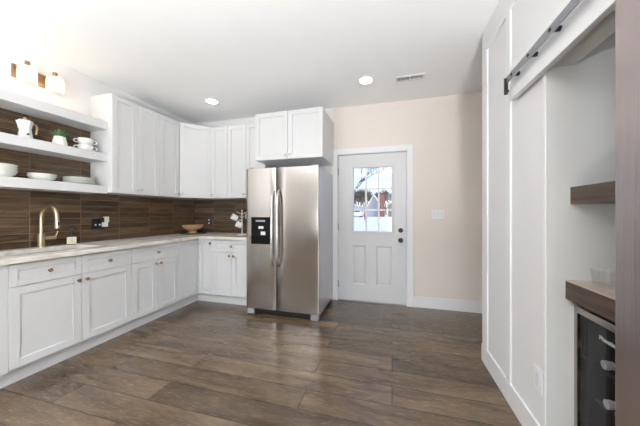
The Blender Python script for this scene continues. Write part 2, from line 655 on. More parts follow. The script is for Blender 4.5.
# battens and rails of the right wall
w = MB()
w.box(XR, XP, YE - .105, YE, .14, ZC)
w.box(XR, XP, YR, YE - .105, ZC - .19, ZC)
w.box(XR, XP, 1.915, 1.980, .14, ZC - .19)
w.box(XR, XP, YN, YN + .012, .14, 1.945)
for y in (YR + .07,):
    w.box(XR, XP, y - .07, y, .14, ZC - .19)
struct(w.build('trim_batten', M['trim']))
struct(MB().box(XR - .028, XR, YN0 - .1, 1.838, 1.918, 2.12).build('trim_header', M['trim'], bevel=.003))
struct(MB().box(XR - .003, XP, YN, YE + .014, 0, .14).build('baseboard_right', M['trim'], bevel=.003))
struct(MB().box(XR - .003, XP, YR, YN0, 0, .14).build('baseboard_near', M['trim'], bevel=.003))
struct(MB().box(DX1 + .09, XFAR, YB - .016, YB, 0, .14).build('baseboard_back', M['trim'], bevel=.003))
# door casing
w = MB()
w.box(DX1 + .008, DX1 + .09, YB - .02, YB, 0, DZ1 + .085)
w.box(DX0 - .09, DX0 - .008, YB - .02, YB, 0, DZ1 + .085)
w.box(DX0 - .008, DX1 + .008, YB - .02, YB, DZ1 + .005, DZ1 + .085)
struct(w.build('trim_casing', M['trim'], bevel=.003))
w = MB()
w.box(DX1, DX1 + .02, YB, YB + .14, 0, DZ1)
w.box(DX0 - .02, DX0, YB, YB + .14, 0, DZ1)
w.box(DX0 - .02, DX1 + .02, YB, YB + .14, DZ1, DZ1 + .02)
w.box(DX0, DX0 + .014, YB + .062, YB + .10, 0, DZ1)
w.box(DX1 - .014, DX1, YB + .062, YB + .10, 0, DZ1)
w.box(DX0, DX1, YB + .062, YB + .10, DZ1 - .014, DZ1)
struct(w.build('trim_jamb', M['trim']))
struct(MB().box(DX0, DX1, YB - .005, YB + .14, 0, .012).build('trim_threshold', M['grey_plastic'], bevel=.003))

# unseen rear wall with two tall windows added for the fill light
w = MB()
w.box(XL, XFAR, REAR_Y - .15, REAR_Y, 0, WZ[0])
w.box(XL, XFAR, REAR_Y - .15, REAR_Y, WZ[1], ZC)
xs = [XL] + [q for p in WX for q in p] + [XFAR]
for i in range(0, len(xs), 2):
    w.box(xs[i], xs[i + 1], REAR_Y - .15, REAR_Y, WZ[0], WZ[1])
struct(w.build('wall_rear', M['taupe']))
for i, (a, b_) in enumerate(WX):
    w = MB()
    w.box(a, a + .05, REAR_Y - .10, REAR_Y - .04, *WZ).box(b_ - .05, b_, REAR_Y - .10, REAR_Y - .04, *WZ)
    w.box(a, b_, REAR_Y - .10, REAR_Y - .04, WZ[0], WZ[0] + .05).box(a, b_, REAR_Y - .10, REAR_Y - .04, WZ[1] - .05, WZ[1])
    f = struct(w.build('window_%d' % (i + 1), M['trim']))
    MB().box(a + .05, b_ - .05, REAR_Y - .075, REAR_Y - .069, WZ[0] + .05, WZ[1] - .05).build('glass_pane', M['glass'], f)

# ------------------------------------------------------------------ entry door
door = thing('door_1', 'white entry door with a nine-pane window and two lower panels', 'door', (DX0 + .005, YB + .004, .014))
door['kind'] = 'structure'
DW, DH, DT = .908, 2.026, .044
wx0, wx1, wz0, wz1 = .185, .752, .940, 1.866      # window cut (outside of its frame)
pz0, pz1 = .225, .765
px = ((.195, .352 + .03), (.52, .71 + .02))
s = MB()
s.box(0, wx0, 0, DT, 0, DH).box(wx1, DW, 0, DT, 0, DH)
s.box(wx0, wx1, 0, DT, wz1, DH).box(wx0, wx1, 0, DT, pz1, wz0).box(wx0, wx1, 0, DT, 0, pz0)
s.box(wx0, px[0][0], 0, DT, pz0, pz1).box(px[0][1], px[1][0], 0, DT, pz0, pz1).box(px[1][1], wx1, 0, DT, pz0, pz1)
s.build('door_slab', M['door'], door)
for a, b_ in px:
    q = MB().box(a, b_, .014, DT, pz0, pz1)
    q.add([(a, 0, pz0), (b_, 0, pz0), (b_, 0, pz1), (a, 0, pz1),
           (a + .022, .013, pz0 + .022), (b_ - .022, .013, pz0 + .022), (b_ - .022, .013, pz1 - .022), (a + .022, .013, pz1 - .022),
           (a + .040, .004, pz0 + .040), (b_ - .040, .004, pz0 + .040), (b_ - .040, .004, pz1 - .040), (a + .040, .004, pz1 - .040)],
          [(0, 1, 5, 4), (1, 2, 6, 5), (2, 3, 7, 6), (3, 0, 4, 7), (4, 5, 9, 8), (5, 6, 10, 9), (6, 7, 11, 10), (7, 4, 8, 11), (8, 9, 10, 11)])
    q.build('panel', M['door'], door)
fr = MB()
fw = .026
fr.box(wx0, wx0 + fw, -.012, DT + .012, wz0, wz1).box(wx1 - fw, wx1, -.012, DT + .012, wz0, wz1)
fr.box(wx0 + fw, wx1 - fw, -.012, DT + .012, wz0, wz0 + fw).box(wx0 + fw, wx1 - fw, -.012, DT + .012, wz1 - fw, wz1)
wf = fr.build('window_frame', M['door'], door, bevel=.004)
mg = MB()
gx0, gx1, gz0, gz1 = wx0 + fw, wx1 - fw, wz0 + fw, wz1 - fw
for i in (1, 2):
    x = gx0 + (gx1 - gx0) * i / 3
    mg.box(x - .011, x + .011, .006, .038, gz0, gz1)
    z = gz0 + (gz1 - gz0) * i / 3
    mg.box(gx0, gx1,   .0061, .0381, z - .011, z + .011)
mg.build('muntin_grid', M['trim'], wf)
MB().box(gx0, gx1, .020, .024, gz0, gz1).build('glass_pane', M['glass'], wf)
for z, nm in ((.985, 'deadbolt'), (.853, 'door_knob')):
    k = MB()
    prof = [(0.0, 0), (.031, 0), (.031, .010), (.012, .014), (.012, .030)]
    prof += [(.024, .036), (.029, .048), (.024, .060), (0, .063)] if nm == 'door_knob' else [(.022, .016), (.022, .026), (0, .028)]
    k.lathe(prof, n=24)
    k.xform(Matrix.Translation((DW - .068, 0, z)) @ Matrix.Rotation(radians(90), 4, 'X'))
    o = k.build(nm, M['black_metal'], door)
    o['label'] = 'round black door knob' if nm == 'door_knob' else 'round black deadbolt'
for z in (.22, 1.02, 1.80):
    MB().cyl((-.003, -.006, z - .05), (-.003, -.006, z + .05), .007, n=10).build('hinge', M['grey_plastic'], door)


# ------------------------------------------------------------------ kitchen cabinets
def shaker(w_, h, fr_=.058, t=.02):
    s = MB()
    x0, x1 = -w_ / 2, w_ / 2
    f2 = min(fr_, h * .3)
    s.box(x0, x0 + fr_, -t, 0, 0, h).box(x1 - fr_, x1, -t, 0, 0, h)
    s.box(x0 + fr_, x1 - fr_, -t, 0, 0, f2).box(x0 + fr_, x1 - fr_, -t, 0, h - f2, h)
    s.box(x0 + fr_ - .001, x1 - fr_ + .001, -t + .010, 0, f2 - .001, h - f2 + .001)
    return s


def knob_mesh():
    k = MB().lathe([(0, 0), (.008, 0), (.0055, .006), (.0055, .014), (.014, .018), (.0155, .024), (.012, .030), (0, .031)], n=16)
    k.xform(Matrix.Rotation(radians(90), 4, 'X'))
    return k


def add_knob(par, x, z, y=-.02, mat=None):
    return knob_mesh().build('knob', mat or M['brass'], par, loc=(x, y, z))


def front(par, kind, x0, x1, z0, z1, kx=None, kz=None, fy=0.0, mat=None):
    g = .002
    w_, h = x1 - x0 - 2 * g, z1 - z0 - 2 * g
    d = shaker(w_, h, .058 if kind == 'door' else .045).build(kind, M['cab'], par, bevel=.0015, seg=1, loc=((x0 + x1) / 2, fy, z0 + g))
    if kx is not None:
        add_knob(d, kx - (x0 + x1) / 2, kz - z0 - g, mat=mat)
    return d


BZ0, BZ1 = .125, .876


def base_cabinet(loc, rz, w_, label, fronts, hollow=False, toe0=0.0, toe1=0.0):
    """facing local -y, local x along the run, depth to +y"""
    t = thing('base_cabinet', label, 'cabinet', loc, rz, 'white base cabinets')
    b = MB()
    if hollow:      # room for the sink bowl
        b.box(0, w_, .001, .02, .118, BZ1).box(0, w_, .57, .59, .118, BZ1).box(0, .018, .02, .57, .118, BZ1)
        b.box(w_ - .018, w_, .02, .57, .118, BZ1).box(.018, w_ - .018, .02, .57, .118, .136)
    else:
        b.box(0, w_, .001, .59, .118, BZ1)
    b.build('body', M['cab'], t)
    MB().box(toe0, w_ + toe1, .050, .070, 0, .118).build('toe_kick', M['cab'], t)
    for kind, x0, x1, z0, z1, kx, kz in fronts:
        front(t, kind, x0, x1, z0, z1, kx, kz)
    return t


BF = XL + .60          # body face of the left run (doors stick out 2 cm)
R90 = radians(90)
DZ, DRZ = .705, .868
# left run: local x runs along +Y from loc.y
y0, yA, yB, yC, yD = 1.145, 1.588, 2.031, 2.636, 2.990
t = base_cabinet((BF, y0, 0), R90, yB - y0,
                 'white sink base cabinet with two drawer fronts and two wide doors below the faucet',
                 [('drawer', 0, yA - y0, DZ, DRZ, (yA - y0) / 2, .787), ('drawer', yA - y0, yB - y0, DZ, DRZ, (yB + yA) / 2 - y0, .787),
                  ('door', 0, yA - y0, BZ0, DZ, yA - y0 - .03, DZ - .045), ('door', yA - y0, yB - y0, BZ0, DZ, yA - y0 + .03, DZ - .045)], True, toe0=-.042)
MB().box(-.042, 0, -.018, .59, .118, BZ1).build('end_panel', M['cab'], t, bevel=.001)
wC = yC - yB
base_cabinet((BF, yB, 0), R90, wC, 'white base cabinet with one drawer over a narrow pair of doors beside the blind corner',
             [('drawer', 0, wC, DZ, DRZ, wC / 2, .787), ('door', 0, wC / 2, BZ0, DZ, wC / 2 - .03, DZ - .045), ('door', wC / 2, wC, BZ0, DZ, wC / 2 + .03, DZ - .045)])
YF = YB - .60          # body face of the back run
base_cabinet((BF, yC, 0), R90, YF - .021 - yC, 'white knobless narrow door cabinet on the left side of the inside corner',
             [('door', 0, YF - .021 - yC, BZ0, DRZ, None, None)], toe1=.070)
xb0, xb1, xb2 = BF + .021, -2.335, -1.745
tb = base_cabinet((xb0, YF, 0), 0, xb1 - xb0, 'white narrow full-height door cabinet under the wooden bowl, right side of the corner',
             [('door', 0, xb1 - xb0, BZ0, DRZ, xb1 - xb0 - .03, DRZ - .05)], toe0=-.071)
MB().box(-.0205, 0.0, .001, .020, .118, BZ1).build('corner_filler', M['cab'], tb)
wD = xb2 - xb1
base_cabinet((xb1, YF, 0), 0, wD, 'white base cabinet with a drawer and two doors beside the steel refrigerator',
             [('drawer', 0, wD, DZ, DRZ, wD / 2, .787), ('door', 0, wD / 2, BZ0, DZ, wD / 2 - .03, DZ - .045), ('door', wD / 2, wD, BZ0, DZ, wD / 2 + .03, DZ - .045)])

# dishwasher at the left end of the run
t = thing('dishwasher', 'grey steel dishwasher at the left end of the counter', 'dishwasher', (BF, .50, 0), R90)
MB().box(0, .60, .03, .58, .02, .87).build('body', M['grey_plastic'], t)
MB().box(.003, .597, -.005, .03, .11, .865).build('door', M['steel'], t, bevel=.004)
MB().box(.0, .60, .07, .10, 0, .11).build('toe_kick', M['black'], t)
MB().tube([(.06, -.005, .80), (.06, -.04, .80), (.54, -.04, .80), (.54, -.005, .80)], .010).build('handle', M['steel_h'], t)

# countertop, one L shaped slab with a cut for the sink
CF = XL + .650
CB = YB - .650
SX0, SX1, SY0, SY1 = XL + .13, XL + .495, 1.20, 1.84
zt, zb = .914, .8765
c = MB()
c.box(XL + .002, SX0, .50, CB, zb, zt)
c.box(SX1, CF, .50, CB, zb, zt)
c.box(SX0, SX1, .50, SY0, zb, zt).box(SX0, SX1, SY1, CB, zb, zt)
c.box(XL + .002, CF, CB, YB - .002, zb, zt)
c.box(CF, -1.722, CB, YB - .002, zb, zt)
tag(c.build('countertop', M['stone']), 'long pale stone countertop turning the corner over the white base cabinets', 'countertop')
# sink
s = MB()
d = .20
s.box(SX0 - .012, SX1 + .012, SY0 - .012, SY1 + .012, zb - d - .004, zb - d)
s.box(SX0 - .012, SX0 - .006, SY0 - .012, SY1 + .012, zb - d, zb - .001).box(SX1 + .006, SX1 + .012, SY0 - .012, SY1 + .012, zb - d, zb - .001)
s.box(SX0 - .006, SX1 + .006, SY0 - .012, SY0 - .006, zb - d, zb - .001).box(SX0 - .006, SX1 + .006, SY1 + .006, SY1 + .012, zb - d, zb - .001)
tag(s.build('sink', M['sink']), 'undermount steel sink let into the stone countertop', 'sink')
# backsplash tiles
w = MB().box(XL, XL + .010, .50, 2.045, .9145, 2.118).box(XL, XL + .010, 2.045, YB, .9145, 1.445)
struct(w.build('wall_tiles_left', M['tileY']))
struct(MB().box(XL + .010, -1.70, YB - .010, YB, .9145, 1.445).build('wall_tiles_back', M['tileX']))

UZ0, UZ1 = 1.447, 2.505


def wall_cabinet(loc, rz, w_, depth, h, label, doors, mat=None, group='white wall cabinets'):
    t = thing('wall_cabinet', label, 'cabinet', loc, rz, group)
    MB().box(0, w_, .001, depth, 0, h).build('body', M['cab'], t, bevel=.001, seg=1)
    for x0, x1, kx, kz in doors:
        front(t, 'door', x0, x1, .0, h, kx, kz, mat=mat)
    return t


UF = XL + .305
u0, u1, u2, u3 = 2.045, 2.337, 2.629, 2.945
UH = UZ1 - UZ0
wall_cabinet((UF, u0, UZ0), R90, u2 - u0, .303, UH, 'tall white two-door wall cabinet at the end of the open shelves',
             [(0, u1 - u0, u1 - u0 - .03, .055), (u1 - u0, u2 - u0, u1 - u0 + .03, .055)], M['nickel'])
wall_cabinet((UF, u2, UZ0), R90, u3 - u2, .303, UH, 'white single-door wall cabinet left of the angled corner one',
             [(0, u3 - u2, u3 - u2 - .03, .055)], M['nickel'])
# angled corner cabinet
A = Vector((UF + .004, 2.962))
Bp = Vector((-2.598, YB - .309))
t = thing('wall_cabinet', 'white wall cabinet set at an angle across the corner above the wooden bowl', 'cabinet', (A.x, A.y, UZ0), 0, 'white wall cabinets')
loc2 = lambda p: (p[0] - A.x, p[1] - A.y)
MB().prism([loc2(p) for p in ((XL + .002, u3 + .002), (UF, u3 + .002), (A.x, A.y), (Bp.x, Bp.y), (Bp.x, YB - .002), (XL + .002, YB - .002))], 0, UH).build('body', M['cab'], t)
dv = Bp - A
dd = shaker(dv.length - .012, UH - .004).build('door', M['cab'], t, bevel=.0015, seg=1, loc=(dv.x / 2, dv.y / 2, .002), rot=(0, 0, atan2(dv.y, dv.x)))
add_knob(dd, -dv.length / 2 + .035, .055, mat=M['nickel'])
UY = YB - .305
v1, v2, v3, v4 = -2.594, -2.318, -2.012, -1.705
wall_cabinet((v1, UY, UZ0), 0, v2 - v1, .303, UH, 'narrow white wall cabinet just right of the angled corner one, over the outlet',
             [(0, v2 - v1, .03, .055)], M['nickel'])
wall_cabinet((v2, UY, UZ0), 0, v4 - v2, .303, UH, 'white two-door wall cabinet over the mug tree, half hidden by the refrigerator',
             [(0, v3 - v2, v3 - v2 - .03, .055), (v3 - v2, v4 - v2, v3 - v2 + .03, .055)], M['nickel'])
FX0, FX1 = -1.700, -.800
wall_cabinet((FX0, YB - .59, 1.905), 0, FX1 - FX0, .588, UZ1 - 1.905, 'deep white two-door cabinet above the steel refrigerator',
             [(0, (FX1 - FX0) / 2, (FX1 - FX0) / 2 - .03, .05), ((FX1 - FX0) / 2, FX1 - FX0, (FX1 - FX0) / 2 + .03, .05)], M['nickel'])

# floating shelves
SF = XL + .262
for z, lab in ((2.118, 'uppermost thick white floating shelf, under the brass wall light'),
               (1.778, 'middle white floating shelf holding the coffee pot and plant'),
               (1.437, 'lowest white floating shelf holding the plates and bowls')):
    x0 = XL + .011 if z < 2.1 else XL + .001
    tag(MB().box(x0, SF, .55, 2.043, z, z + .082).build('floating_shelf', M['cab'], bevel=.002), lab, 'shelf', 'white floating shelves')

# ------------------------------------------------------------------ refrigerator
fx0, fx1, fyf = -1.712, -.797, 2.79
FW = fx1 - fx0
t = thing('refrigerator', 'stainless steel side-by-side refrigerator with ice and water dispenser', 'refrigerator', (fx0, fyf, 0))
MB().box(.006, FW - .006, .072, .765, .045, 1.765).build('body', M['fridge_side'], t, bevel=.006)


def fridge_door(x0, x1, lw, rw):
    """slab whose front rolls back softly over lw at its left edge and rw at its right edge"""
    pts, n = [], 30
    w_ = x1 - x0
    pts.append((x0, .066))
    for i in range(n + 1):
        u = i / n
        x = w_ * (.5 - .5 * cos(pi * u))
        y = .002
        if x < lw:
            y += .16 * lw * (1 - x / lw) ** 2
        if w_ - x < rw:
            y += .16 * rw * (1 - (w_ - x) / rw) ** 2
        pts.append((x0 + x, y))
    pts.append((x1, .066))
    return MB().prism(pts, .078, 1.768)


split = .393
d1 = fridge_door(0, split - .004, .02, .07).build('freezer_door', M['steel'], t, bevel=.002)
d2 = fridge_door(split + .004, FW, .12, .012).build('fridge_door', M['steel'], t, bevel=.002)
for dd, x, nm in ((d1, split - .034, 0), (d2, split + .036, 1)):
    pts = []
    for i in range(21):
        u = i / 20
        pts.append((x, .004 - .058 * (1 - abs(2 * u - 1) ** 6) , .60 + .90 * u))
    MB().tube(pts, .0150, n=12, squash=(1.0, .75)).build('handle', M['steel_h'], dd)
di = MB()
ax0, ax1, az0, az1 = .075, .318, .858, 1.180
di.box(ax0, ax1, -.004, .030, az0, az1)
dp = di.build('dispenser', M['black_gloss'], d1, bevel=.004)
dp['label'] = 'black water and ice dispenser panel'
w = MB()
w.box(ax0, ax0 + .012, -.013, -.004, az0, az1).box(ax1 - .012, ax1, -.013, -.004, az0, az1)
w.box(ax0, ax1, -.013, -.004, az0, az0 + .016).box(ax0, ax1, -.013, -.004, az1 - .012, az1)
w.box(ax0 + .012, ax1 - .012, -.012, -.004, az1 - .095, az1 - .012)
w.box(ax0 + .03, ax1 - .03, -.020, -.004, az0 + .016, az0 + .026)
w.box(ax0 + .095, ax0 + .165, -.0125, -.004, 1.040, 1.076).box(ax0 + .125, ax0 + .19, -.0135, -.004, .965, 1.010)
w.build('trim', M['black_gloss'], d1)
MB().box(ax0 + .098, ax0 + .162, -.016, -.0125, 1.043, 1.072).build('paddle', M['pale_plastic'], d1)
MB().box(ax0 + .128, ax0 + .187, -.016, -.0135, .968, 1.008).build('paddle', M['pale_plastic'], d1)
MB().box(ax0 + .06, ax1 - .06, -.0128, -.0118, az1 - .055, az1 - .035).build('display', M['grey_plastic'], d1)
MB().box(FW - .125, FW - .065, -.003, .008, 1.685, 1.700).build('badge', M['steel_h'], d2, bevel=.001)
w = MB().box(.10, FW - .10, .030, .060, .020, .075)
for i in range(3):
    w.box(.11, FW - .11, .024, .031, .028 + i * .015, .034 + i * .015)
w.build('toe_grille', M['black'], t)
for x in (.008, FW - .098):
    MB().box(x, x + .09, .012, .075, .004, .068).build('foot_cover', M['grey_plastic'], t, bevel=.006)
for x in (.05, FW - .05):
    MB().box(x - .03, x + .03, .03, .12, 1.7655, 1.785).build('hinge_cover', M['grey_plastic'], t, bevel=.004)
for x in (.05, FW - .05):
    for y in (.12, .72):
        MB().cyl((x, y, 0), (x, y, .05), .018, n=12).build('foot', M['black'], t)

# ------------------------------------------------------------------ niche: shelf, bar top, wine cooler, glasses
tag(MB().box(.824, XB - .005, YN0 + .005, YN - .005, 1.273, 1.354).build('niche_shelf', M['dark_wood'], bevel=.002),
    'thick dark wooden shelf higher up in the wall niche', 'shelf')
t = tag(MB().box(.805, XB - .005, YN0 + .005, YN - .005, .818, .903).build('bar_top', M['dark_wood'], bevel=.002),
        'thick bar top with dark wooden edge and paler top above the wine cooler', 'countertop')
MB().box(.806, XB - .006, YN0 + .006, YN - .006, .903, .909).build('top_surface', M['pale_top'], t)
WY1 = YN - .006
wc = thing('wine_cooler', 'black and steel wine cooler with smoked glass door under the bar top', 'wine cooler', (.838, WY1, 0), -R90)
# local x runs towards the camera (-Y), local y into the niche (+X)
WW, WH = .595, .790
b = MB()
b.box(0, WW, .045, .56, .04, .06).box(0, WW, .045, .56, WH - .02, WH)
b.box(0, .02, .045, .56, .06, WH - .02).box(WW - .02, WW, .045, .56, .06, WH - .02).box(.02, WW - .02, .54, .56, .06, WH - .02)
b.build('body', M['lining'], wc)
f = MB()
f.box(0, .022, 0, .04, .10, WH).box(WW - .022, WW, 0, .04, .10, WH)
f.box(.022, WW - .022, 0, .04, WH - .030, WH).box(.022, WW - .022, 0, .04, .10, .125)
wd = f.build('door_frame', M['steel'], wc, bevel=.002)
MB().box(.0225, WW - .0225, .006, .012, .126, WH - .031).build('glass_pane', M['smoked'], wd)
MB().box(0, WW, .04, .06, 0, .098).build('toe_kick', M['black'], wc)
q = MB()
for z in (.26, .418, .577):
    q.box(.03, WW - .03, .06, .075, z - .052, z - .040)
    for i in range(9):
        x = .05 + i * (WW - .1) / 8
        q.box(x - .004, x + .004, .075, .52, z - .050, z - .044)
q.build('rack', M['black_metal'], wc)
# lettering at the top of the glass
cu = bpy.data.curves.new('lettering', 'FONT')
cu.body = 'Phiestina'
cu.size = .026
cu.extrude = .0004
tmp = bpy.data.objects.new('lettering_curve', cu)
COL.objects.link(tmp)
dg = bpy.context.evaluated_depsgraph_get()
me = bpy.data.meshes.new_from_object(tmp.evaluated_get(dg))
bpy.data.objects.remove(tmp)
me.name = 'lettering'
me.materials.clear()
me.materials.append(M['pale_plastic'])
tx = bpy.data.objects.new('lettering', me)
COL.objects.link(tx)
tx.parent = wd
tx.location = (.150, .0045, WH - .092)
tx.rotation_euler = (R90, 0, 0)


def wine_bottle():
    return MB().lathe([(0, 0), (.037, 0), (.038, .004), (.038, .19), (.030, .215), (.015, .235), (.0145, .295), (.017, .296), (.017, .31), (0, .311)], n=20)


wb_mesh = None
rng = random.Random(3)
lab_rows = {.577: 'top', .418: 'middle', .26: 'lowest'}
for z, row in lab_rows.items():
    for i, xl in enumerate((.135, .225, .315, .405, .495)):
        wz = z + .0005
        loc = (.838 + .352, WY1 - xl + (.014 if z == .577 else 0), wz)
        t = thing('wine_bottle', '%s-rack wine bottle lying neck-out in the cooler, %s from the far side' % (row, ['first', 'second', 'third', 'fourth', 'fifth'][i]),
                  'bottle', loc, 0, 'bottles in the wine cooler')
        bo = wine_bottle().build('glass_body', M['amber'], t, rot=(0, -R90, 0))
        MB().lathe([(.0160, .282), (.0160, .297), (.0185, .298), (.0185, .314), (0, .315)], n=16).build('foil_cap', M['pale_plastic'], t, rot=(0, -R90, 0))
# glasses on the bar top
def tumbler(loc, r, h, lab):
    p = [(0, 0), (r * .82, 0), (r, h), (r - .003, h), (r * .82 - .003, .008), (0, .008)]
    tag(MB().lathe(p, n=28).build('drinking_glass', M['tumbler'], loc=loc), lab, 'glass', 'clear glasses on the bar top')


tumbler((.890, 1.412, .9095), .044, .072, 'clear drinking glass on the bar top, nearest the niche side wall')
tumbler((.950, 1.325, .9095), .044, .072, 'clear drinking glass on the bar top, half hidden by the barn door edge')


# ------------------------------------------------------------------ barn door and its track
t = thing('barn_door', 'dark brown sliding barn door hanging at the right edge', 'door', (.64, .45, .012))
w = MB().box(0, .036, -.60, .527, 0, 1.955)
w.build('slab', M['barn'], t, bevel=.002)
tr = thing('barn_door_track', 'steel sliding door track bar on the white header board', 'rail', (XR - .028, 0, 2.024))
MB().box(-.038, -.030, -.85, 1.790, -.020, .020).build('bar', M['track'], tr, bevel=.0012)
for y in [1.718 - .186 * i for i in range(13)]:
    s_ = MB().cyl((-.030, y, 0), (0, y, 0), .0115, n=14).build('standoff', M['black_metal'], tr)
    MB().cyl((-.038, y, 0), (-.0415, y, 0), .0085, n=6).build('bolt', M['black_metal'], s_)
e = MB().box(-.050, -.030, 1.783, 1.792, -.086, .012)
e.cyl((-.040, 1.784, -.074), (-.040, 1.764, -.074), .009, n=12)
e.build('end_stop', M['black_metal'], tr, bevel=.002)
for y in (.86, .04):
    h = MB().box(-.058, -.050, y - .02, y + .02, -.30, .055)
    h.cyl((-.053, y, .045), (-.030, y, .045), .025, n=20)
    h.build('hanger', M['black_metal'], t, bevel=.002, loc=(XR - .028 - .64, -.45, 2.024 - .012))

# ------------------------------------------------------------------ switches and outlets
def plate(name, label, cat, loc, rz, w_, h, mat, group=None):
    t = thing(name, label, cat, loc, rz, group)
    MB().box(-w_ / 2, w_ / 2, -.006, 0, -h / 2, h / 2).build('cover_plate', mat, t, bevel=.002)
    return t


t = plate('light_switch', 'white three-gang light switch on the beige wall beside the entry door', 'light switch', (.565, YB, 1.213), 0, .150, .116, M['switch'])
for x in (-.046, 0, .046):
    MB().box(x - .017, x + .017, -.010, -.006, -.034, .034).build('rocker', M['pale_plastic'], t, bevel=.001)
t = plate('wall_outlet', 'white outlet low on the right wall above the baseboard', 'outlet', (XP, 1.600, .365), -R90, .078, .122, M['switch'])
MB().box(-.018, .018, -.009, -.006, -.035, .035).build('receptacle', M['pale_plastic'], t, bevel=.001)
t = plate('wall_outlet', 'black double outlet on the brown tiles right of the soap bottle', 'outlet', (XL + .010, 2.125, 1.108), R90, .150, .118, M['black'])
for x in (-.036, .036):
    MB().box(x - .018, x + .018, -.009, -.006, -.034, .034).build('receptacle', M['black'], t, bevel=.001)
for x in (-.036, .006):
    MB().cyl((x, -.009, -.010), (x, -.012, -.010), .009, n=12).build('slot_cover', M['pale_plastic'], t)
t = thing('plug_in_adapter', 'white plug-in adapter in the black outlet by the soap', 'adapter', (XL + .0192, 2.188, 1.118), R90)
MB().box(-.024, .024, -.030, 0, .005, .070).build('body', M['ivory'], t, bevel=.003)
MB().box(-.038, .010, -.034, 0, -.045, .005).build('plug', M['pale_plastic'], t, bevel=.003)
MB().box(-.05, -.024, -.026, 0, .010, .060).build('side', M['black'], t, bevel=.003)
t = plate('wall_outlet', 'small black outlet on the back tiles beside the wooden bowl', 'outlet', (-2.880, YB - .010, 1.090), 0, .075, .120, M['black'])
for z in (-.026, .026):
    MB().cyl((0, -.006, z), (0, -.009, z), .014, n=16).build('receptacle', M['pale_plastic'], t)

# ------------------------------------------------------------------ ceiling fittings
def can(x, y, lab):
    t = thing('recessed_light', lab, 'ceiling light', (x, y, ZC), 0, 'recessed ceiling lights')
    MB().lathe([(.072, -.0005), (.092, -.0005), (.090, -.006), (.074, -.010), (.072, -.0005)], n=36).build('trim_ring', M['trim'], t)
    MB().lathe([(0, -.006), (.0715, -.006), (.0715, -.003), (0, -.003)], n=36).build('lens', M['can_lens'], t)


can(-2.307, 2.92, 'round lit recessed ceiling light over the kitchen corner')
can(-.281, 2.92, 'round lit recessed ceiling light in front of the entry door')
can(-2.307, .89, 'round lit recessed ceiling light over the sink')
can(-.281, .89, 'round lit recessed ceiling light near the barn door track')
can(-2.307, -1.3, 'round lit recessed ceiling light behind the viewer on the left')
can(-.281, -1.3, 'round lit recessed ceiling light behind the viewer on the right')
for x, lab in ((-1.75, 'added unseen fill lamp behind the viewer nearer the kitchen'), (.36, 'added unseen fill lamp behind the viewer on the right')):
    t = thing('added_fill_lamp', lab, 'fill lamp', (x, -2.0, 0), 0, 'added fill lamps')  # upward fill lamp, added out of view to brighten the room
    MB().lathe([(0, 0), (.14, 0), (.14, .015), (.02, .03), (.012, .05), (.012, .80), (0, .80)], n=24).build('stand', M['black_metal'], t)
    MB().lathe([(0, .78), (.10, .80), (.20, .86), (.21, .872), (.20, .868), (.10, .815), (0, .80)], n=32).build('fill_lamp_shade', M['black_metal'], t)
    up = bpy.data.lights.new('uplight', 'AREA')
    up.shape, up.size, up.energy, up.color = 'DISK', .34, FILL_UPLIGHT * (0.62 if x < -1 else 1.25), (0.955, 0.98, 1.0)
    uo = bpy.data.objects.new('uplight', up)
    COL.objects.link(uo)
    uo.parent, uo.location, uo.rotation_euler = t, (0, 0, .874), (radians(180), 0, 0)
t = thing('ceiling_vent', 'white rectangular air vent in the ceiling', 'vent', (.19, 3.0, ZC))
w = MB()
w.box(-.15, .15, -.06, -.036, -.008, 0).box(-.15, .15, .036, .06, -.008, 0).box(-.15, -.132, -.036, .036, -.008, 0)
w.box(.132, .15, -.036, .036, -.008, 0).box(-.008, .008, -.036, .036, -.008, 0)
w.build('frame', M['trim'], t, bevel=.002)
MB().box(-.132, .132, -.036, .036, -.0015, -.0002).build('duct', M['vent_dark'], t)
w = MB()
for side in (-1, 1):
    for i in range(9):
        x = side * (.018 + i * .0135)
        k = .005 * side
        w.add([(x, -.036, -.0016), (x + k, -.036, -.008), (x + k, .036, -.008), (x, .036, -.0016),
               (x + .0015, -.036, -.0016), (x + k + .0015, -.036, -.008), (x + k + .0015, .036, -.008), (x + .0015, .036, -.0016)],
              [(0, 1, 2, 3), (7, 6, 5, 4), (0, 4, 5, 1), (1, 5, 6, 2), (2, 6, 7, 3), (3, 7, 4, 0)])
w.build('louvres', M['trim'], t)

# ------------------------------------------------------------------ brass wall light
t = thing('wall_sconce', 'brass two-lamp wall light with fluted glass shades above the top shelf', 'wall light', (XL, 1.555, 2.475), R90)
MB().box(-.118, .118, -.022, 0, -.058, .058).build('back_plate', M['antique'], t, bevel=.003)
for x in (-.095, .095):
    a = MB().tube([(x, -.020, .038), (x, -.170, .038)], .0085, n=12)
    a.cyl((x, -.170, .022), (x, -.170, .058), .017, n=16)
    arm = a.build('arm', M['antique'], t, bevel=.001)
    MB().lathe([(.017, .020), (.030, .012), (.030, -.012), (.017, -.016)], (x, -.170, 0), n=20).build('socket', M['champagne'], arm)
    prof = [(.040, 0), (.058, -.012), (.060, -.06), (.060, -.150), (.056, -.150), (.056, -.062), (.054, -.018), (.038, -.006), (.040, 0)]
    MB().lathe(prof, (x, -.170, .018), n=72, flute=.02, nf=18).build('shade', M['shade_glass'], t)
    MB().lathe([(0, -.105), (.018, -.098), (.028, -.072), (.024, -.045), (.013, -.022), (.013, -.010), (0, -.010)], (x, -.170, .0), n=20).build('bulb', M['bulb'], t)

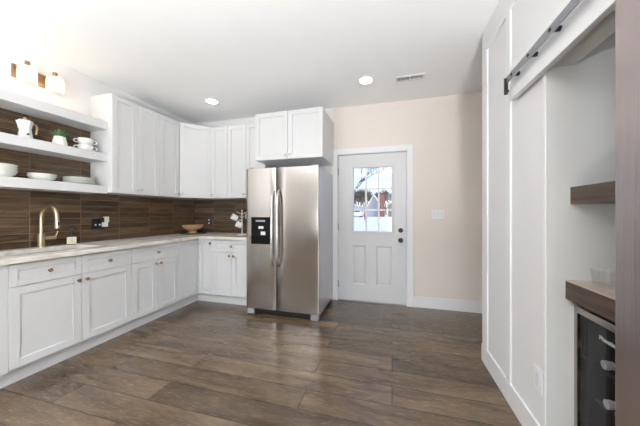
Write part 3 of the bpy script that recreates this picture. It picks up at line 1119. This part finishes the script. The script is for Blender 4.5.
# ------------------------------------------------------------------ faucet and soap
t = thing('faucet', 'champagne brass gooseneck kitchen faucet behind the sink', 'faucet', (XL + .075, 1.600, .9145))
MB().lathe([(0, 0), (.028, 0), (.028, .008), (.0245, .012), (.0245, .125), (0, .127)], n=24).build('base', M['champagne'], t)
pts = [(0, 0, .12), (0, 0, .20), (0, 0, .27)]
for i in range(1, 13):
    a = pi - pi * i / 12
    pts.append((.105 + .105 * cos(a), 0, .27 + .105 * sin(a)))
pts += [(.2115, 0, .245), (.213, 0, .235)]
MB().tube(pts, .0150, n=16).build('spout', M['champagne'], t)
sh = MB().cyl((.2125, 0, .250), (.2165, 0, .178), .0165, .0185, n=18).build('spray_head', M['champagne'], t)
MB().cyl((.2165, 0, .178), (.2168, 0, .174), .015, n=18).build('nozzle', M['black'], sh)
MB().box(.229, .234, -.005, .005, .205, .235).build('button', M['black'], sh)
hd = MB().cyl((.0, .0, .083), (.0, .105, .083), .0155, n=16)
hd.tube([(0, .098, .083), (0, .112, .105), (0, .122, .140)], [.006, .0055, .0045], n=10)
hd.build('lever', M['champagne'], t)
t = thing('soap_bottle', 'square dark soap bottle with cream label beside the faucet', 'bottle', (-3.095, 1.825, .9145), radians(55))
MB().box(-.035, .035, -.022, .022, 0, .092).build('body', M['amber'], t, bevel=.006, seg=3)
MB().box(-.0345, .0345, -.0232, -.0222, .006, .076).build('label', M['label'], t)
w = MB()
for i, (a, b_) in enumerate(((-.016, .016), (-.012, .012), (-.018, .018))):
    w.box(a, b_, -.0236, -.0231, .056 - i * .014, .059 - i * .014)
w.build('lettering', M['tan_wood'], t)
MB().lathe([(0, .092), (.027, .092), (.025, .106), (.015, .114), (.015, .134), (.013, .136), (.013, .152), (0, .153)], n=20).build('cap', M['black'], t)

# ------------------------------------------------------------------ crockery on the shelves
ZM, ZL = 1.8605, 1.5195
t = thing('coffee_pot', 'white eight-sided stovetop coffee pot on the middle shelf', 'coffee pot', (-3.050, 1.460, ZM), radians(10))
MB().lathe([(0, 0), (.046, 0), (.048, .004), (.040, .075), (.038, .084), (.040, .086), (.040, .092), (.037, .094), (.050, .158), (.049, .160), (0, .160)], n=8).build('body', M['ceramic'], t)
MB().lathe([(0, .160), (.050, .1602), (.040, .170), (.012, .178), (0, .178)], n=8).build('lid', M['ceramic'], t)
MB().lathe([(.006, .177), (.010, .184), (.010, .194), (0, .197)], n=12).build('lid_knob', M['tan_wood'], t)
MB().add([(-.020, -.042, .155), (.020, -.042, .155), (0, -.066, .150), (-.016, -.040, .09), (.016, -.040, .09), (0, -.048, .10)],
         [(0, 1, 2), (3, 5, 4), (0, 2, 5, 3), (1, 4, 5, 2), (0, 3, 4, 1)]).build('spout', M['ceramic'], t)
MB().tube([(0, .044, .150), (0, .075, .152), (0, .088, .130), (0, .080, .070)], [.008, .010, .010, .008], n=10).build('handle', M['tan_wood'], t)
MB().cyl((.040, -.010, .045), (.049, -.011, .045), .008, n=12).build('valve', M['black'], t)
# plant
t = thing('potted_plant', 'small green succulent in a white faceted pot on the middle shelf', 'plant', (-3.050, 1.700, ZM))
MB().lathe([(0, 0), (.050, 0), (.056, .030), (.042, .095), (.038, .095), (.044, .06), (0, .06)], n=8).build('pot', M['ceramic'], t)
MB().lathe([(0, .080), (.041, .082), (0, .086)], n=16).build('soil', M['soil'], t)
lf = MB()
rl = random.Random(5)
for i in range(34):
    a = rl.uniform(0, 2 * pi)
    tilt = rl.uniform(.1, .80)
    L = rl.uniform(.055, .085)
    d_ = Vector((cos(a) * sin(tilt), sin(a) * sin(tilt), cos(tilt)))
    p0 = Vector((cos(a) * .018, sin(a) * .018, .084))
    lf.tube([p0, p0 + d_ * L * .5, p0 + d_ * L * .85, p0 + d_ * L], [.004, .0095, .006, .001], n=6, squash=(1, .5))
lf.build('leaves', M['leaf'], t)


def soup_cup(z, lab):
    t = thing('soup_cup', lab, 'cup', (-3.045, 1.913, z), radians(-28), 'stacked soup cups')
    MB().lathe([(0, 0), (.042, 0), (.050, .006), (.060, .030), (.0625, .066), (.0595, .066), (.057, .032), (.046, .010), (0, .008)], n=32).build('bowl', M['ceramic'], t)
    for s_ in (-1, 1):
        MB().tube([(0, s_ * .058, .054), (0, s_ * .078, .056), (0, s_ * .090, .044), (0, s_ * .082, .026), (0, s_ * .056, .022)], .005, n=8).build('handle', M['ceramic'], t)
    return t


soup_cup(ZM, 'lower white two-handled soup cup of the stack beside the tall cabinet')
soup_cup(ZM + .067, 'upper white two-handled soup cup of the stack beside the tall cabinet')


def dish(kind, x, y, z, r, h, lab, group, mat):
    if kind == 'plate':
        p = [(0, 0), (r * .62, 0), (r * .66, .003), (r, h), (r - .001, h + .003), (r * .64, .007), (0, .005)]
    else:
        p = [(0, 0), (r * .55, 0), (r * .58, .005), (r * .86, h * .45), (r, h), (r - .004, h), (r * .83, h * .48), (r * .54, .009), (0, .008)]
    return tag(MB().lathe(p, n=40).build(kind, mat, loc=(x, y, z)), lab, 'plate' if kind == 'plate' else 'bowl', group)


ordn = ['bottom', 'second', 'third', 'fourth', 'fifth', 'top']
for i in range(6):
    dish('plate', -3.052, 1.861, ZL + i * .0095, .122, .014,
         '%s pale plate of the plate stack at the right end of the lowest shelf' % ordn[i], 'plates on the lowest shelf', M['celadon'])
for i in range(2):
    dish('bowl', -3.050, 1.574, ZL + i * .016, .096, .046,
         '%s shallow pale bowl of the pair in the middle of the lowest shelf' % ['lower', 'upper'][i], 'shallow bowls on the lowest shelf', M['celadon'])
for i in range(3):
    dish('bowl', -3.050, 1.307, ZL + i * .024, .102, .056,
         '%s pale bowl of the stack at the left picture edge on the lowest shelf' % ['bottom', 'middle', 'top'][i], 'deep bowls on the lowest shelf', M['celadon'])

# ------------------------------------------------------------------ on the counter in the corner
tag(MB().lathe([(0, 0), (.185, 0), (.190, .004), (.190, .014), (.184, .014), (.180, .007), (0, .006)], n=48).build('tray', M['tray'], loc=(-2.955, 3.300, .9145)),
    'round dark tray under the wooden bowl in the counter corner', 'tray')
t = tag(MB().lathe([(0, 0), (.068, 0), (.070, .006), (.052, .022), (.050, .034), (.075, .046), (.120, .072), (.146, .112), (.149, .124), (.143, .124), (.136, .108), (.110, .078), (.06, .056), (0, .052)], n=48)
        .build('footed_bowl', M['bowl_wood'], loc=(-2.955, 3.300, .9215)), 'light wooden footed bowl on the dark tray in the counter corner', 'bowl')
mtX, mtY = -2.115, 3.33
t = thing('mug_tree', 'white mug tree stand on the counter beside the refrigerator', 'mug stand', (mtX, mtY, .9145))
MB().lathe([(0, 0), (.075, 0), (.075, .010), (.070, .014), (0, .014)], n=32).build('base', M['ceramic'], t)
MB().lathe([(.007, .012), (.007, .345), (.010, .352), (.008, .362), (0, .366)], n=14).build('pole', M['ceramic'], t)
hooks = []
for k, (z, a) in enumerate(((.30, 200), (.30, 20), (.24, 280), (.24, 100))):
    a = radians(a)
    d_ = Vector((cos(a), sin(a), 0))
    MB().tube([Vector((0, 0, z)), d_ * .05 + Vector((0, 0, z + .018)), d_ * .075 + Vector((0, 0, z + .036))], .0035, n=8).build('hook', M['ceramic'], t)


def mug(loc, rot, lab, inner):
    t = thing('mug', lab, 'mug', loc, 0, 'mugs on the mug tree')
    t.rotation_euler = rot
    MB().lathe([(0, 0), (.034, 0), (.038, .004), (.041, .040), (.042, .088), (.039, .088), (.037, .040), (.033, .007), (0, .006)], n=28).build('cup', M['ceramic'], t)
    MB().lathe([(.0385, .087), (.0368, .042), (.0328, .0075), (0, .0065)], n=28).build('inside_glaze', inner, t)
    MB().tube([(.039, 0, .072), (.060, 0, .074), (.070, 0, .058), (.066, 0, .034), (.040, 0, .022)], .0055, n=8).build('handle', M['ceramic'], t)
    return t


mug((mtX - .020, mtY - .090, 1.150), (radians(62), radians(-20), radians(-35)), 'white mug with blue inside, hanging on the left of the mug tree', M['blue_ceramic'])
mug((mtX + .062, mtY - .100, 1.045), (radians(20), radians(-62), radians(10)), 'white mug hanging lowest at the front of the mug tree', M['ceramic'])
mug((mtX + .105, mtY - .010, 1.165), (radians(70), radians(15), radians(30)), 'white mug half hidden behind the refrigerator edge on the mug tree', M['blue_ceramic'])

# ------------------------------------------------------------------ outdoors, seen through the door's window
import bmesh
g = MB()
nx, ny = 40, 40
for j in range(ny + 1):
    y = YB + .16 + (j / ny) ** 1.6 * 150
    z = -.35 + .85 * min(1, max(0, (y - 6) / 28.0))
    for i in range(nx + 1):
        x = -60 + 120 * i / nx
        g.v.append((x, y, z + .05 * sin(x * .7 + y * .3) * min(1, y / 30)))
for j in range(ny):
    for i in range(nx):
        a = j * (nx + 1) + i
        g.f.append((a, a + 1, a + nx + 2, a + nx + 1))
o = g.build('ground_snow', M['snow'])
o['kind'] = 'structure'
GZ = .50


def bare_tree(loc, h, spread, seed, lab, depth=5):
    r = random.Random(seed)
    t = MB()
    def grow(p, d_, L, rad, k):
        q = p + d_ * L * .5 + Vector((r.uniform(-.06, .06), r.uniform(-.06, .06), 0)) * L
        e_ = p + d_ * L
        t.tube([p, q, e_], [rad, rad * .85, rad * .7], n=5 if k < 2 else 3)
        if k >= depth:
            return
        for _ in range(3 if k < 3 else 4):
            nd = (d_ + Vector((r.uniform(-1, 1), r.uniform(-1, 1), r.uniform(-.25, .7))) * spread).normalized()
            grow(e_ - d_ * L * r.uniform(0, .45), nd, L * r.uniform(.6, .85), rad * (.6 if depth < 6 else .66), k + 1)
    grow(Vector((0, 0, -.1)), Vector((0, 0, 1)), h * .30, h * (.018 if depth < 6 else .030), 0)
    return tag(t.build('bare_tree', M['bark'], loc=loc), lab, 'tree', 'bare trees outside')


bare_tree((-3.0, 17.0, -.05), 7.5, .75, 11, 'tall bare tree nearest the house, branches in the upper left panes')
for i, (x, y, h, lab) in enumerate(((-7.6, 62, 8.0, 'bare brown tree behind the snow-roofed garage'), (-3.6, 80, 9.5, 'bare brown tree left of the grey house'),
                                    (0.2, 92, 10.5, 'bare brown tree right behind the grey house roof'), (-16.5, 70, 8.5, 'bare brown tree farthest left outside'),
                                    (5.5, 72, 8.0, 'bare brown tree behind the dark house'),
                                    (-5.9, 76, 8.5, 'bare brown tree between the garage and the grey house, far back'), (-10.2, 84, 9.0, 'bare brown tree far behind the garage roof'),
                                    (-2.6, 112, 12.5, 'bare brown tree behind the brick chimney'), (-13.5, 134, 13.0, 'bare brown tree farthest back beyond the garage'))):
    bare_tree((x, y, GZ), h, .8, 20 + i, lab, 6)


def house(name, loc, w_, d_, h, rh, mat, lab, roof, chimney=None, wins=()):
    t = thing(name, lab, 'house', loc)
    MB().box(-w_ / 2, w_ / 2, 0, d_, 0, h).add(
        [(-w_ / 2, 0, h), (w_ / 2, 0, h), (0, 0, h + rh), (-w_ / 2, d_, h), (w_ / 2, d_, h), (0, d_, h + rh)],
        [(0, 1, 2), (3, 5, 4), (0, 3, 4, 1)]).build('walls', mat, t)
    o_ = .25
    sl = rh / (w_ / 2)
    q = MB()
    for s_ in (-1, 1):
        x1, z1 = s_ * (w_ / 2 + o_), h - o_ * sl
        q.add([(0, -o_, h + rh + .02), (x1, -o_, z1 + .02), (x1, d_ + o_, z1 + .02), (0, d_ + o_, h + rh + .02),
               (0, -o_, h + rh + .20), (x1, -o_, z1 + .20), (x1, d_ + o_, z1 + .20), (0, d_ + o_, h + rh + .20)],
              [(0, 1, 2, 3), (7, 6, 5, 4), (0, 4, 5, 1), (1, 5, 6, 2), (2, 6, 7, 3), (3, 7, 4, 0)])
    q.build('roof', roof, t)
    if chimney:
        MB().box(*chimney).build('chimney', M['brick'], t)
    for (a, b_, c_, e_) in wins:
        MB().box(a, b_, -.05, .02, c_, e_).build('window', M['white_siding'], t)
    return t


house('house', (-3.35, 50, GZ), 3.6, 7, 1.0, 3.1, M['siding'], 'grey gabled house with brick chimney seen through the door glass', M['snow'], (1.15, 2.0, -.6, .2, 0, 4.2))
house('house', (.75, 52, GZ), 3.0, 6, 2.3, .9, M['dark_siding'], 'dark low house on the right in the door glass', M['siding'], None, ((-.9, -.4, 1.0, 1.7), (.1, .6, 1.0, 1.7)))
house('garage', (-8.2, 54, GZ), 5.2, 6, 1.9, .6, M['white_siding'], 'white garage with snowy roof at left in the door glass', M['snow'])
t = thing('car', 'white car parked in the snow seen through the left panes', 'car', (-5.75, 42, GZ))
MB().prism([(-.85, 0), (.85, 0), (.88, .1), (.88, 4.0), (-.88, 4.0), (-.88, .1)], .25, .85).build('body', M['car'], t, bevel=.05)
MB().add([(-.80, .3, .85), (.80, .3, .85), (.80, 3.4, .85), (-.80, 3.4, .85), (-.66, .8, 1.38), (.66, .8, 1.38), (.66, 2.9, 1.38), (-.66, 2.9, 1.38)],
         [(0, 3, 2, 1), (4, 5, 6, 7), (0, 1, 5, 4), (1, 2, 6, 5), (2, 3, 7, 6), (3, 0, 4, 7)]).build('cabin', M['car'], t, bevel=.04)
MB().add([(-.68, .36, .90), (.68, .36, .90), (.58, .72, 1.30), (-.58, .72, 1.30), (-.68, .33, .90), (.68, .33, .90), (.58, .69, 1.30), (-.58, .69, 1.30)],
         [(0, 1, 2, 3), (7, 6, 5, 4), (0, 4, 5, 1), (1, 5, 6, 2), (2, 6, 7, 3), (3, 7, 4, 0)]).build('windscreen', M['car_glass'], t)
for x in (-.70, .70):
    for y in (.8, 3.2):
        MB().cyl((x - .1, y, .32), (x + .1, y, .32), .32, n=18).build('wheel', M['black'], t)
tag(MB().lathe([(0, 0), (.16, 0), (.16, .08), (.12, .1), (.12, .62), (.15, .66), (.10, .78), (0, .84)], n=14).build('hydrant', M['red'], loc=(-2.95, 30, .36)),
    'small red hydrant standing in the snow outside', 'hydrant')
